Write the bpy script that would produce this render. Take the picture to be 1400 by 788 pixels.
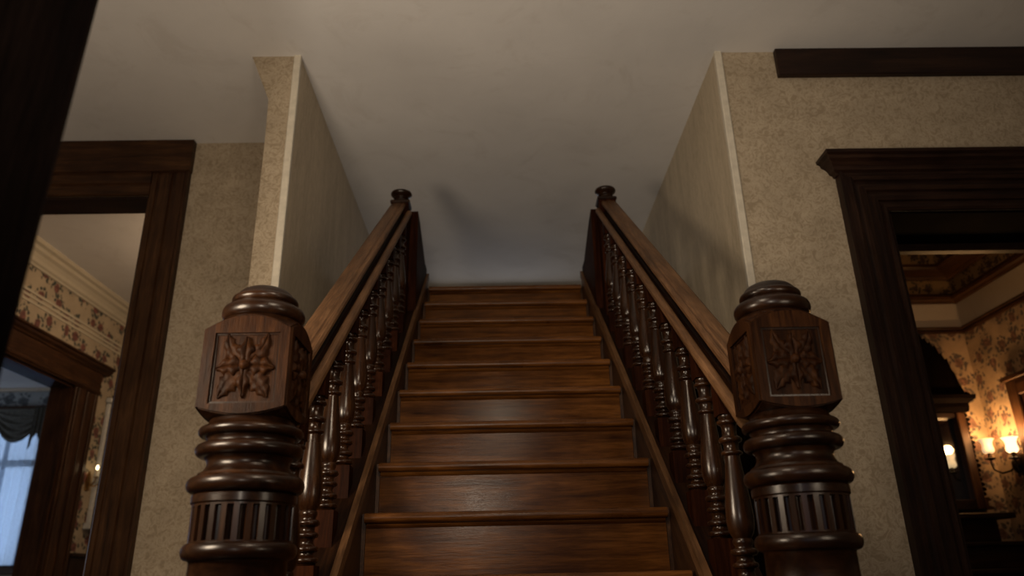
import bpy, math, random
from mathutils import Vector, Matrix
random.seed(7)
PI = math.pi
for o in list(bpy.data.objects):
    bpy.data.objects.remove(o, do_unlink=True)
scene = bpy.context.scene
COL = scene.collection

# ------------------------------------------------------------------ camera
EYE = 0.673                       # eye height above the hall floor
pitch, roll, yaw = map(math.radians, (21.33, 1.31, 1.21))
F = Vector((math.sin(yaw)*math.cos(pitch), math.cos(yaw)*math.cos(pitch), math.sin(pitch)))
Rv = Vector((math.cos(yaw), -math.sin(yaw), 0.0))
Uv = Rv.cross(F)
R2 = Rv*math.cos(roll) - Uv*math.sin(roll)
U2 = Uv*math.cos(roll) + Rv*math.sin(roll)
cd = bpy.data.cameras.new('camera')
cam = bpy.data.objects.new('camera', cd)
COL.objects.link(cam)
M4 = Matrix((R2, U2, -F)).transposed().to_4x4()
M4.translation = (0, 0, EYE)
cam.matrix_world = M4
cd.sensor_width = 36.0
cd.lens = 1027.5/1400*36.0
cd.clip_start = 0.02
cd.dof.use_dof = True
cd.dof.focus_distance = 2.1
cd.dof.aperture_fstop = 2.6
scene.camera = cam

# ------------------------------------------------------------------ world, lights, exposure
world = bpy.data.worlds.new('dusk_sky')
scene.world = world
world.use_nodes = True
bg = world.node_tree.nodes['Background']
bg.inputs[0].default_value = (0.30, 0.50, 0.95, 1)
bg.inputs[1].default_value = 0.45

def point_light(name, loc, power, color, radius):
    l = bpy.data.lights.new(name, 'POINT')
    l.energy = power; l.color = color; l.shadow_soft_size = radius
    o = bpy.data.objects.new(name, l); COL.objects.link(o); o.location = loc
    return o
def area_light(name, loc, target, power, color, sx, sy):
    l = bpy.data.lights.new(name, 'AREA'); l.shape = 'RECTANGLE'
    l.size = sx; l.size_y = sy; l.energy = power; l.color = color
    o = bpy.data.objects.new(name, l); COL.objects.link(o); o.location = loc
    o.rotation_euler = (Vector(target)-Vector(loc)).to_track_quat('-Z', 'Y').to_euler()
    return o
hall_lamp = point_light('hall_pendant_light', (0.0, 0.90, EYE+0.97), 25, (1.0, 0.80, 0.58), 0.13)
hall_fill_left = point_light('hall_fill_light', (-1.02, 0.98, EYE+0.50), 96, (1.0, 0.80, 0.58), 0.18)  # unseen fill added on the left to brighten the wall; no bracket there
hall_fill_right = point_light('hall_fill_light', (0.85, 0.70, EYE+0.36), 13, (1.0, 0.80, 0.58), 0.15)  # weaker unseen fill added on the right, lifts the lower wall
fl_ = bpy.data.lights.new('stairwell_fill_light', 'SPOT')        # added spot behind the viewer, aimed up the stairwell to brighten its ceiling
fl_.energy = 195; fl_.color = (1.0, 0.84, 0.65); fl_.spot_size = math.radians(80); fl_.spot_blend = 1.0; fl_.shadow_soft_size = 0.10
stairwell_fill = bpy.data.objects.new('stairwell_fill_light', fl_); COL.objects.link(stairwell_fill)
stairwell_fill.location = (-0.20, -0.75, EYE+0.45)
stairwell_fill.rotation_euler = (Vector((-0.12, 3.5, EYE+2.5))-stairwell_fill.location).to_track_quat('-Z', 'Y').to_euler()
dining_fill = point_light('dining_room_fill_light', (2.5, 3.75, EYE+1.92), 7, (1.0, 0.56, 0.24), 0.08)  # added fill above the door head, evens out cornice and plaster band
front_fill = area_light('front_fill_light', (-0.55, -2.85, 1.45), (-0.2, 3.0, 1.75), 4, (1.0, 0.88, 0.72), 2.6, 1.7)  # weak added fill through an invented opening in the back wall
landing_fill = area_light('landing_fill_light', (0.07, 6.25, EYE+1.85), (0.07, 4.0, EYE+1.95), 3.0, (1.0, 0.93, 0.86), 1.1, 0.5)  # added fill behind an invented landing opening, lifts the ceiling over the stairs
parlour_lamp = point_light('parlour_lamp_light', (-1.55, 5.1, EYE+1.88), 42, (1.0, 0.68, 0.40), 0.12)
side_fill = area_light('side_fill_light', (-9.45, 6.4, 1.5), (-6.0, 7.4, 2.2), 75, (0.78, 0.86, 1.0), 2.0, 1.8)  # added fill through an invented side opening, brightens the window room ceiling
window_day = area_light('window_daylight', (-6.2, 9.45, EYE+1.0), (-5.6, 5.0, EYE+2.0), 56, (0.64, 0.79, 1.0), 1.6, 1.9)

scene.view_settings.view_transform = 'Standard'
scene.view_settings.look = 'None'
scene.view_settings.gamma = 1.0
scene.view_settings.use_curve_mapping = False
scene.view_settings.exposure = -0.66

# ------------------------------------------------------------------ materials
MATS = {}
def new_mat(name):
    m = bpy.data.materials.new(name); m.use_nodes = True
    nt = m.node_tree
    b = nt.nodes['Principled BSDF']
    MATS[name] = m
    return m, nt, b
def N(nt, typ, **kw):
    n = nt.nodes.new(typ)
    for k, v in kw.items():
        if k.startswith('i_'):
            key = k[2:]
            key = int(key) if key.isdigit() else key.replace('_', ' ')
            n.inputs[key].default_value = v
        else:
            setattr(n, k, v)
    return n
def L(nt, a, b): nt.links.new(a, b)
def ramp(nt, fac, stops):
    r = nt.nodes.new('ShaderNodeValToRGB')
    e = r.color_ramp.elements
    while len(e) > 1: e.remove(e[-1])
    e[0].position = stops[0][0]; e[0].color = (*stops[0][1], 1)
    for p, c in stops[1:]:
        q = e.new(p); q.color = (*c, 1)
    L(nt, fac, r.inputs[0])
    return r
def mix(nt, fac, a, b, mode='MIX'):
    m = nt.nodes.new('ShaderNodeMix'); m.data_type = 'RGBA'; m.blend_type = mode
    if hasattr(fac, 'is_linked') or hasattr(fac, 'links'): L(nt, fac, m.inputs[0])
    else: m.inputs[0].default_value = fac
    for s, i in ((a, 6), (b, 7)):
        if isinstance(s, tuple): m.inputs[i].default_value = (*s, 1)
        else: L(nt, s, m.inputs[i])
    return m.outputs[2]

def wood(name, dark, mid, light, axis, rough=0.32, coat=0.25, scale=1.0, tilt=0.0, bump=0.15, spec=0.35):
    """varnished timber, grain running along axis ('x','y','z'); tilt turns it about x."""
    m, nt, b = new_mat(name)
    tc = N(nt, 'ShaderNodeTexCoord'); oi = N(nt, 'ShaderNodeObjectInfo')
    mul = N(nt, 'ShaderNodeMath', operation='MULTIPLY', i_1=13.7); L(nt, oi.outputs['Random'], mul.inputs[0])
    add = N(nt, 'ShaderNodeVectorMath', operation='ADD')
    L(nt, tc.outputs['Object'], add.inputs[0]); L(nt, mul.outputs[0], add.inputs[1])
    rot = N(nt, 'ShaderNodeMapping'); rot.inputs['Rotation'].default_value = (tilt, 0, 0)
    L(nt, add.outputs[0], rot.inputs[0])
    mp = N(nt, 'ShaderNodeMapping')
    s = {'x': (1.3, 16, 16), 'y': (16, 1.3, 16), 'z': (16, 16, 1.3)}[axis]
    mp.inputs['Scale'].default_value = tuple(v*scale for v in s)
    L(nt, rot.outputs[0], mp.inputs[0])
    n1 = N(nt, 'ShaderNodeTexNoise', i_Scale=1.6, i_Detail=6.0, i_Roughness=0.62, i_Distortion=0.8)
    n2 = N(nt, 'ShaderNodeTexNoise', i_Scale=9.0, i_Detail=4.0, i_Roughness=0.7)
    L(nt, mp.outputs[0], n1.inputs[0]); L(nt, mp.outputs[0], n2.inputs[0])
    n3 = N(nt, 'ShaderNodeTexNoise', i_Scale=5.0, i_Detail=3.0)
    L(nt, add.outputs[0], n3.inputs[0])
    r1 = ramp(nt, n1.outputs[0], [(0.28, dark), (0.5, mid), (0.74, light)])
    r2 = ramp(nt, n2.outputs[0], [(0.35, (0.45, 0.42, 0.4)), (0.6, (1, 1, 1))])
    r3 = ramp(nt, n3.outputs[0], [(0.3, (0.62, 0.6, 0.58)), (0.65, (1.1, 1.1, 1.1))])
    c = mix(nt, 0.75, r1.outputs[0], r2.outputs[0], 'MULTIPLY')
    c = mix(nt, 0.8, c, r3.outputs[0], 'MULTIPLY')
    L(nt, c, b.inputs['Base Color'])
    mr = N(nt, 'ShaderNodeMapRange'); mr.inputs['To Min'].default_value = rough-0.07; mr.inputs['To Max'].default_value = rough+0.14
    L(nt, n3.outputs[0], mr.inputs[0]); L(nt, mr.outputs[0], b.inputs['Roughness'])
    b.inputs['Coat Weight'].default_value = coat
    b.inputs['Specular IOR Level'].default_value = spec
    b.inputs['Coat Roughness'].default_value = 0.18
    bp = N(nt, 'ShaderNodeBump', i_Strength=bump, i_Distance=0.004)
    L(nt, n2.outputs[0], bp.inputs['Height']); L(nt, bp.outputs[0], b.inputs['Normal'])
    return m
D1 = ((0.0055, 0.0019, 0.0008), (0.015, 0.0055, 0.0020), (0.035, 0.0135, 0.0043))      # dark mahogany
D2 = ((0.042, 0.0140, 0.0030), (0.120, 0.043, 0.0088), (0.220, 0.086, 0.019))          # stair treads and risers
D3 = ((0.070, 0.034, 0.015), (0.140, 0.070, 0.031), (0.215, 0.115, 0.055))         # worn handrail
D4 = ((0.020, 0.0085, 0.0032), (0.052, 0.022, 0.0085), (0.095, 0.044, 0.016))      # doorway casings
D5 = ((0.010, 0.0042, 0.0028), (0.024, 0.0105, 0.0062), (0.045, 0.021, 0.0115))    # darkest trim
wood('mahogany_upright', *D1, 'z', 0.28, 0.18, 1.2, spec=0.2)
wood('mahogany_cross', *D1, 'x', 0.28, 0.18, 1.2, spec=0.2)
wood('mahogany_turned', *[tuple(v*1.6 for v in d) for d in D1], 'z', 0.22, 0.3, 1.3, spec=0.25)
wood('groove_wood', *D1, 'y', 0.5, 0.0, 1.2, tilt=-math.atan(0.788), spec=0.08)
wood('mahogany_flat', *[(d[0]*1.6, d[1]*1.2, d[2]*1.1) for d in D1], 'z', 0.5, 0.0, 1.2, spec=0.03)
wood('mahogany_block', tuple(v*1.5 for v in D1[0]), tuple(v*1.5 for v in D1[1]), tuple(v*1.5 for v in D1[2]), 'z', 0.38, 0.0, 2.2, spec=0.045, bump=0.3)
wood('stair_oak', *D2, 'x', 0.17, 0.0, 1.0, spec=0.11, bump=0.10)
wood('tread_oak', *[tuple(v*1.08 for v in d) for d in D2], 'x', 0.26, 0.0, 1.0, spec=0.18)
wood('rail_wood', *D3, 'y', 0.42, 0.0, 1.2, tilt=-math.atan(0.788), spec=0.15)
wood('string_wood', *D4, 'y', 0.4, 0.0, 1.0, tilt=-math.atan(0.788), spec=0.2)
wood('casing_upright', *D4, 'z', 0.40, 0.0, 1.0, spec=0.2)
wood('casing_cross', *D4, 'x', 0.40, 0.0, 1.0, spec=0.2)
wood('casing_deep', *D4, 'y', 0.42, 0.0, 1.0, spec=0.12)
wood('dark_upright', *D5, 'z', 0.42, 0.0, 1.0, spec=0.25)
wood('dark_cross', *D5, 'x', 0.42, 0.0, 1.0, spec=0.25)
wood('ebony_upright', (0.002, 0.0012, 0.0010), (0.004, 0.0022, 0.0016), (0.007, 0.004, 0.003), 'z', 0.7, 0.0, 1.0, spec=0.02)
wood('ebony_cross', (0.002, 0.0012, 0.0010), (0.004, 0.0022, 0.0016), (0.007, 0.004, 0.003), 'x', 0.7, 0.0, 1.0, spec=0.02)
wood('floor_boards', *D4, 'y', 0.4, 0.2, 0.8)

def wallpaper(name, base, vein, streak, scale):
    m, nt, b = new_mat(name)
    g = N(nt, 'ShaderNodeNewGeometry')
    mp = N(nt, 'ShaderNodeMapping'); mp.inputs['Scale'].default_value = streak
    L(nt, g.outputs['Position'], mp.inputs[0])
    n1 = N(nt, 'ShaderNodeTexNoise', i_Scale=scale, i_Detail=5.0, i_Roughness=0.6, i_Distortion=1.6)
    L(nt, mp.outputs[0], n1.inputs[0])
    n2 = N(nt, 'ShaderNodeTexNoise', i_Scale=scale*0.28, i_Detail=3.0, i_Distortion=0.5)
    L(nt, mp.outputs[0], n2.inputs[0])
    # ridged veins of the damask
    ab = N(nt, 'ShaderNodeMath', operation='SUBTRACT', i_1=0.5); L(nt, n1.outputs[0], ab.inputs[0])
    a2 = N(nt, 'ShaderNodeMath', operation='ABSOLUTE'); L(nt, ab.outputs[0], a2.inputs[0])
    r1 = ramp(nt, a2.outputs[0], [(0.0, vein), (0.05, tuple((p+q)/2 for p, q in zip(vein, base))), (0.13, base)])
    r2 = ramp(nt, n2.outputs[0], [(0.3, (0.84, 0.83, 0.81)), (0.7, (1.06, 1.06, 1.06))])
    c = mix(nt, 0.9, r1.outputs[0], r2.outputs[0], 'MULTIPLY')
    L(nt, c, b.inputs['Base Color'])
    b.inputs['Roughness'].default_value = 0.72
    bp = N(nt, 'ShaderNodeBump', i_Strength=0.12, i_Distance=0.003)
    L(nt, a2.outputs[0], bp.inputs['Height']); L(nt, bp.outputs[0], b.inputs['Normal'])
wallpaper('hall_wallpaper', (0.315, 0.25, 0.168), (0.47, 0.39, 0.285), (1, 1, 1), 27.0)
wallpaper('stairwell_wallpaper', (0.46, 0.385, 0.275), (0.58, 0.49, 0.36), (1, 1, 0.16), 42.0)

def plaster(name, c1, c2, stain):
    m, nt, b = new_mat(name)
    g = N(nt, 'ShaderNodeNewGeometry')
    n1 = N(nt, 'ShaderNodeTexNoise', i_Scale=1.6, i_Detail=4.0, i_Roughness=0.6)
    n2 = N(nt, 'ShaderNodeTexNoise', i_Scale=38.0, i_Detail=4.0, i_Roughness=0.65)
    n3 = N(nt, 'ShaderNodeTexNoise', i_Scale=2.4, i_Detail=7.0, i_Roughness=0.72, i_Distortion=1.0)
    for n in (n1, n2, n3): L(nt, g.outputs['Position'], n.inputs[0])
    r1 = ramp(nt, n1.outputs[0], [(0.3, c1), (0.7, c2)])
    r3 = ramp(nt, n3.outputs[0], [(0.34, stain), (0.44, (1, 1, 1)), (0.57, (1, 1, 1)), (0.70, stain)])
    c = mix(nt, 1.0, r1.outputs[0], r3.outputs[0], 'MULTIPLY')
    L(nt, c, b.inputs['Base Color']); b.inputs['Roughness'].default_value = 0.85
    bp = N(nt, 'ShaderNodeBump', i_Strength=0.25, i_Distance=0.004)
    L(nt, n2.outputs[0], bp.inputs['Height']); L(nt, bp.outputs[0], b.inputs['Normal'])
plaster('ceiling_plaster', (0.66, 0.65, 0.645), (0.75, 0.74, 0.735), (0.93, 0.92, 0.91))
plaster('cream_paint', (0.42, 0.37, 0.28), (0.47, 0.42, 0.32), (0.9, 0.88, 0.85))
plaster('plain_plaster', (0.40, 0.34, 0.27), (0.44, 0.38, 0.30), (0.92, 0.9, 0.88))

def simple(name, col, rough=0.5, metal=0.0, emit=None, es=0.0, trans=0.0, alpha=1.0, grain=0.0):
    m, nt, b = new_mat(name)
    n = N(nt, 'ShaderNodeTexNoise', i_Scale=35.0, i_Detail=3.0)
    tc = N(nt, 'ShaderNodeTexCoord'); L(nt, tc.outputs['Object'], n.inputs[0])
    r = ramp(nt, n.outputs[0], [(0.3, tuple(v*(0.88-grain) for v in col)), (0.7, tuple(min(1, v*(1.06+grain)) for v in col))])
    L(nt, r.outputs[0], b.inputs['Base Color'])
    b.inputs['Roughness'].default_value = rough; b.inputs['Metallic'].default_value = metal
    b.inputs['Transmission Weight'].default_value = trans
    b.inputs['Alpha'].default_value = alpha
    if emit:
        b.inputs['Emission Color'].default_value = (*emit, 1); b.inputs['Emission Strength'].default_value = es
    return m
simple('trim_paint', (0.62, 0.57, 0.47), 0.55)
simple('pale_paint', (0.46, 0.47, 0.46), 0.5)
simple('dark_bronze', (0.045, 0.028, 0.014), 0.35, 0.8)
simple('brass', (0.40, 0.24, 0.09), 0.3, 1.0)
simple('mirror_glass', (0.26, 0.26, 0.25), 0.06, 1.0)
simple('swag_fabric', (0.085, 0.085, 0.075), 0.85, grain=0.2)
simple('candle_wax', (0.8, 0.72, 0.55), 0.5)
simple('flame_bulb', (1, 0.85, 0.6), 0.4, emit=(1.0, 0.72, 0.38), es=14.0)
simple('lit_glass_shade', (0.9, 0.8, 0.65), 0.35, emit=(1.0, 0.66, 0.34), es=1.1)
simple('bright_glass_shade', (0.95, 0.88, 0.75), 0.35, emit=(1.0, 0.72, 0.40), es=3.4)
simple('clear_pane', (0.8, 0.85, 0.9), 0.03, trans=1.0)

m, nt, b = new_mat('sheer_curtain')
tr = N(nt, 'ShaderNodeBsdfTranslucent'); tr.inputs[0].default_value = (0.62, 0.70, 0.80, 1)
tp = N(nt, 'ShaderNodeBsdfTransparent'); tp.inputs[0].default_value = (0.9, 0.94, 1, 1)
df = N(nt, 'ShaderNodeBsdfDiffuse'); df.inputs[0].default_value = (0.55, 0.60, 0.66, 1)
ms = N(nt, 'ShaderNodeMixShader', i_0=0.45); L(nt, tr.outputs[0], ms.inputs[1]); L(nt, df.outputs[0], ms.inputs[2])
g = N(nt, 'ShaderNodeTexCoord'); nz = N(nt, 'ShaderNodeTexNoise', i_Scale=120.0); L(nt, g.outputs['Object'], nz.inputs[0])
mr = N(nt, 'ShaderNodeMapRange'); mr.inputs['To Min'].default_value = 0.15; mr.inputs['To Max'].default_value = 0.5
L(nt, nz.outputs[0], mr.inputs[0])
m2 = N(nt, 'ShaderNodeMixShader'); L(nt, mr.outputs[0], m2.inputs[0]); L(nt, ms.outputs[0], m2.inputs[1]); L(nt, tp.outputs[0], m2.inputs[2])
L(nt, m2.outputs[0], nt.nodes['Material Output'].inputs[0])

def floral(name, ground, c_flower, c_leaf, horiz, cell, density=0.5, mottle=0.0):
    """printed roses: clusters of petals ringed by leaves, on a paper ground. horiz = world axis along the wall."""
    m, nt, b = new_mat(name)
    g = N(nt, 'ShaderNodeNewGeometry')
    sp = N(nt, 'ShaderNodeSeparateXYZ'); L(nt, g.outputs['Position'], sp.inputs[0])
    cb = N(nt, 'ShaderNodeCombineXYZ')
    L(nt, sp.outputs[horiz], cb.inputs[0]); L(nt, sp.outputs[2], cb.inputs[1])
    sc = N(nt, 'ShaderNodeVectorMath', operation='SCALE'); sc.inputs['Scale'].default_value = 1.0/cell
    L(nt, cb.outputs[0], sc.inputs[0])
    wob = N(nt, 'ShaderNodeTexNoise', i_Scale=2.2, i_Detail=3.0); L(nt, sc.outputs[0], wob.inputs[0])
    wv = N(nt, 'ShaderNodeVectorMath', operation='SCALE'); wv.inputs['Scale'].default_value = 0.35
    L(nt, wob.outputs[1], wv.inputs[0])
    ad = N(nt, 'ShaderNodeVectorMath', operation='ADD'); L(nt, sc.outputs[0], ad.inputs[0]); L(nt, wv.outputs[0], ad.inputs[1])
    vo = N(nt, 'ShaderNodeTexVoronoi', voronoi_dimensions='2D', i_Scale=1.0, i_Randomness=0.55)
    L(nt, ad.outputs[0], vo.inputs['Vector'])
    vp = N(nt, 'ShaderNodeTexVoronoi', voronoi_dimensions='2D', i_Scale=4.6, i_Randomness=0.9)
    L(nt, ad.outputs[0], vp.inputs['Vector'])
    vs = N(nt, 'ShaderNodeSeparateColor'); L(nt, vp.outputs['Color'], vs.inputs[0])
    # flower heart
    fl = ramp(nt, vo.outputs['Distance'], [(0.19, (1, 1, 1)), (0.25, (0, 0, 0))])
    ring = ramp(nt, vo.outputs['Distance'], [(0.17, (0, 0, 0)), (0.22, (1, 1, 1)), (0.42, (1, 1, 1)), (0.50, (0, 0, 0))])
    lf = ramp(nt, vp.outputs['Distance'], [(0.36, (1, 1, 1)), (0.44, (0, 0, 0))])
    pick = N(nt, 'ShaderNodeMath', operation='LESS_THAN', i_1=density); L(nt, vs.outputs[0], pick.inputs[0])
    ml = N(nt, 'ShaderNodeMath', operation='MULTIPLY'); L(nt, ring.outputs[0], ml.inputs[0]); L(nt, lf.outputs[0], ml.inputs[1])
    ml2 = N(nt, 'ShaderNodeMath', operation='MULTIPLY'); L(nt, ml.outputs[0], ml2.inputs[0]); L(nt, pick.outputs[0], ml2.inputs[1])
    pet = N(nt, 'ShaderNodeTexNoise', i_Scale=7.0, i_Detail=2.0); L(nt, ad.outputs[0], pet.inputs[0])
    fcol = ramp(nt, pet.outputs[0], [(0.35, tuple(v*0.45 for v in c_flower)), (0.6, c_flower), (0.75, tuple(min(1, v*1.7) for v in c_flower))])
    gn = N(nt, 'ShaderNodeTexNoise', i_Scale=1.1, i_Detail=4.0); L(nt, sc.outputs[0], gn.inputs[0])
    gr = ramp(nt, gn.outputs[0], [(0.3, tuple(v*(0.85-mottle) for v in ground)), (0.7, tuple(v*(1.05+mottle*0.4) for v in ground))])
    c = mix(nt, ml2.outputs[0], gr.outputs[0], c_leaf)
    c = mix(nt, fl.outputs[0], c, fcol.outputs[0])
    L(nt, c, b.inputs['Base Color']); b.inputs['Roughness'].default_value = 0.75
floral('floral_side_paper', (0.38, 0.31, 0.215), (0.17, 0.062, 0.048), (0.04, 0.046, 0.036), 1, 0.165, 0.85)
floral('parlour_far_paper', (0.37, 0.26, 0.155), (0.17, 0.085, 0.055), (0.075, 0.058, 0.048), 0, 0.15, 0.95, 0.25)
floral('parlour_side_paper', (0.37, 0.26, 0.155), (0.17, 0.085, 0.055), (0.075, 0.058, 0.048), 1, 0.15, 0.95, 0.25)
floral('frieze_far', (0.20, 0.13, 0.06), (0.05, 0.026, 0.014), (0.022, 0.016, 0.011), 0, 0.10, 0.9)
floral('frieze_side', (0.20, 0.13, 0.06), (0.05, 0.026, 0.014), (0.022, 0.016, 0.011), 1, 0.10, 0.9)
floral('bluish_border', (0.22, 0.24, 0.25), (0.07, 0.08, 0.09), (0.05, 0.06, 0.07), 0, 0.22, 0.8)

# ------------------------------------------------------------------ mesh helpers
def world_loc(o):
    v = Vector((0, 0, 0))
    while o is not None:
        v += o.location; o = o.parent
    return v
class MB:
    def __init__(self): self.v = []; self.f = []
    def quad_box(self, x0, x1, y0, y1, z0, z1, bev=0.0):
        if bev <= 0:
            b = len(self.v)
            self.v += [(x0,y0,z0),(x1,y0,z0),(x1,y1,z0),(x0,y1,z0),(x0,y0,z1),(x1,y0,z1),(x1,y1,z1),(x0,y1,z1)]
            self.f += [tuple(b+i for i in q) for q in ((0,3,2,1),(4,5,6,7),(0,1,5,4),(1,2,6,5),(2,3,7,6),(3,0,4,7))]
            return self
        e = bev; b = len(self.v)
        xs = (x0, x0+e, x1-e, x1); ys = (y0, y0+e, y1-e, y1)
        for z, k in ((z0, 1), (z0+e, 0), (z1-e, 0), (z1, 1)):
            i = e if k else 0
            self.v += [(x0+i+ (e if not k else 0), y0+i, z), (x1-i-(e if not k else 0), y0+i, z), (x1-i, y0+i+(e if not k else 0), z), (x1-i, y1-i-(e if not k else 0), z),
                       (x1-i-(e if not k else 0), y1-i, z), (x0+i+(e if not k else 0), y1-i, z), (x0+i, y1-i-(e if not k else 0), z), (x0+i, y0+i+(e if not k else 0), z)]
        self.f.append(tuple(b+i for i in range(7, -1, -1)))
        for r in range(3):
            for i in range(8):
                j = (i+1) % 8
                self.f.append((b+r*8+i, b+r*8+j, b+(r+1)*8+j, b+(r+1)*8+i))
        self.f.append(tuple(b+24+i for i in range(8)))
        return self
    def prism(self, pts, axis, a0, a1):
        """extrude a closed polygon; pts are in the two other axes in cyclic order (x:(y,z) y:(x,z) z:(x,y))."""
        b = len(self.v); n = len(pts)
        for a in (a0, a1):
            for p, q in pts:
                self.v.append((a, p, q) if axis == 'x' else (p, a, q) if axis == 'y' else (p, q, a))
        self.f.append(tuple(b+i for i in range(n-1, -1, -1))); self.f.append(tuple(b+n+i for i in range(n)))
        for i in range(n):
            j = (i+1) % n
            self.f.append((b+i, b+j, b+n+j, b+n+i))
        return self
    def loft(self, rings, close=True, caps=True):
        b = len(self.v); n = len(rings[0])
        for r in rings: self.v += [tuple(p) for p in r]
        for k in range(len(rings)-1):
            for i in range(n if close else n-1):
                j = (i+1) % n
                self.f.append((b+k*n+i, b+k*n+j, b+(k+1)*n+j, b+(k+1)*n+i))
        if caps and close:
            self.f.append(tuple(b+i for i in range(n-1, -1, -1)))
            self.f.append(tuple(b+(len(rings)-1)*n+i for i in range(n)))
        return self
    def lathe(self, prof, cx, cy, seg=28, caps=True):
        rings = []
        for r, z in prof:
            rings.append([(cx+r*math.cos(2*PI*i/seg), cy+r*math.sin(2*PI*i/seg), z) for i in range(seg)])
        return self.loft(rings, True, caps)
    def grid(self, rows, close=False):
        return self.loft(rows, close, False)
    def tube(self, pts, r, seg=8):
        rings = []
        pts = [Vector(p) for p in pts]
        for i, p in enumerate(pts):
            t = (pts[min(i+1, len(pts)-1)]-pts[max(i-1, 0)]).normalized()
            a = t.cross(Vector((0, 0, 1)))
            if a.length < 1e-3: a = Vector((1, 0, 0))
            a.normalize(); c = t.cross(a)
            rr = r[i] if isinstance(r, (list, tuple)) else r
            rings.append([tuple(p+a*rr*math.cos(2*PI*k/seg)+c*rr*math.sin(2*PI*k/seg)) for k in range(seg)])
        return self.loft(rings)
    def build(self, name, mat, parent=None, smooth=False, label=None, kind=None, auto=40):
        off = world_loc(parent) if parent is not None else Vector((0, 0, 0))
        me = bpy.data.meshes.new(name)
        me.from_pydata([(x-off.x, y-off.y, z-off.z) for x, y, z in self.v], [], self.f)
        me.materials.append(MATS[mat])
        import bmesh
        bm = bmesh.new(); bm.from_mesh(me)
        bmesh.ops.recalc_face_normals(bm, faces=bm.faces)
        if smooth:
            for f in bm.faces: f.smooth = True
            lim = math.radians(auto)
            for e in bm.edges:
                if len(e.link_faces) == 2 and e.calc_face_angle(0) > lim: e.smooth = False
        bm.to_mesh(me); bm.free()
        o = bpy.data.objects.new(name, me); COL.objects.link(o)
        if parent is not None: o.parent = parent
        if label: o['label'] = label
        if kind: o['kind'] = kind
        return o
def box(x0, x1, y0, y1, z0, z1, bev=0.0): return MB().quad_box(x0, x1, y0, y1, z0, z1, bev)
def empty(name, loc, label=None, cat=None, group=None, kind=None):
    o = bpy.data.objects.new(name, None); COL.objects.link(o); o.location = loc
    o.empty_display_size = 0.1
    if label: o['label'] = label
    if cat: o['category'] = cat
    if group: o['group'] = group
    if kind: o['kind'] = kind
    return o
def tag(o, label, cat, group=None):
    o['label'] = label; o['category'] = cat
    if group: o['group'] = group
    return o
def smooth_prof(ctrl, n=6):
    """Catmull-Rom through (r, z) control points."""
    out = []
    for i in range(len(ctrl)-1):
        p0 = ctrl[max(i-1, 0)]; p1 = ctrl[i]; p2 = ctrl[i+1]; p3 = ctrl[min(i+2, len(ctrl)-1)]
        for k in range(n):
            t = k/n
            out.append(tuple(0.5*((2*p1[j])+(-p0[j]+p2[j])*t+(2*p0[j]-5*p1[j]+4*p2[j]-p3[j])*t*t+(-p0[j]+3*p1[j]-3*p2[j]+p3[j])*t**3) for j in (0, 1)))
    out.append(ctrl[-1])
    return out
def bead(r, z0, z1, d, n=8):
    """half-round swelling from z0 to z1 (upwards), base radius r, bulge d."""
    return [(r + d*math.sin(PI*k/n), z0+(z1-z0)*(0.5-0.5*math.cos(PI*k/n))) for k in range(n+1)]

H = EYE + 2.30            # ceiling height
YF = 2.88                 # hall wall either side of the stairwell
YR = 3.61                 # recessed wall with the left doorway
XL, XR = -0.905, 1.052    # stairwell side walls
YE = 5.85                 # end of the landing

# ------------------------------------------------------------------ setting: floor, ceiling, walls
def wall(name, mb, mat, label):
    o = mb.build(name, mat); o['kind'] = 'structure'; o['label'] = label; return o
fl = empty('floor', (0, 0, 0), 'dark wooden floor boards of the hall and rooms', kind='structure')
plank = None
box(-9.2, 4.2, -2.6, 9.6, -0.06, -0.022).build('subfloor', 'dark_cross', fl)
for i in range(38):
    x = -2.8+i*0.14
    if plank is None:
        plank = box(x+0.001, x+0.138, -2.6, 3.0, -0.022, 0.0).build('plank', 'floor_boards', fl); px0 = x
    else:
        p = plank.copy(); COL.objects.link(p); p.location = (x-px0, 0, 0)
wall('ceiling', box(-9.2, 4.2, -2.6, 9.6, H, H+0.12), 'ceiling_plaster', 'grey plaster ceiling with faint stains above stairs and hall')
# right hall wall, with the opening of the right doorway (x 1.69 .. 2.80, head at EYE+1.454)
DX0, DX1, DZ = 1.69, 2.80, EYE+1.454
WT = 0.355
o = MB()
o.quad_box(XR, DX0, YF, YF+WT, 0, H); o.quad_box(DX0, DX1, YF, YF+WT, DZ, H); o.quad_box(DX1, 4.0, YF, YF+WT, 0, H)
wall('wall_front_right', o, 'hall_wallpaper', 'beige damask papered hall wall right of the stairs')
# stairwell side walls
prof = [(XL, 0), (XL, H), (-1.122, H), (-1.025, EYE+2.06), (-1.02, EYE+1.8), (-1.02, 0)]
wl = wall('wall_left', MB().prism(prof, 'y', YF, YE), 'hall_wallpaper', 'papered stairwell wall end with small bracket under the ceiling, left of stairs')
wall('wall_stairwell_left', box(XL-0.002, XL+0.006, YF+0.012, YE, 0, H), 'stairwell_wallpaper', 'vertically streaked papered side wall left of the stairs')
wall('wall_stairwell_right', box(XR-0.006, XR+0.10, YF+WT, YE, 0, H), 'stairwell_wallpaper', 'backing of the stairwell wall right of the stairs')
wall('wall_stairwell_right_face', box(XR-0.012, XR-0.0005, YF+0.012, YE, 0, H), 'stairwell_wallpaper', 'vertically streaked papered side wall right of the stairs')
o = MB()
o.quad_box(XL, XR, YE, YE+0.1, 0, EYE+1.66); o.quad_box(XL, XR, YE, YE+0.1, EYE+2.2, H)
o.quad_box(XL, -0.5, YE, YE+0.1, EYE+1.66, EYE+2.2); o.quad_box(0.64, XR, YE, YE+0.1, EYE+1.66, EYE+2.2)
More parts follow.
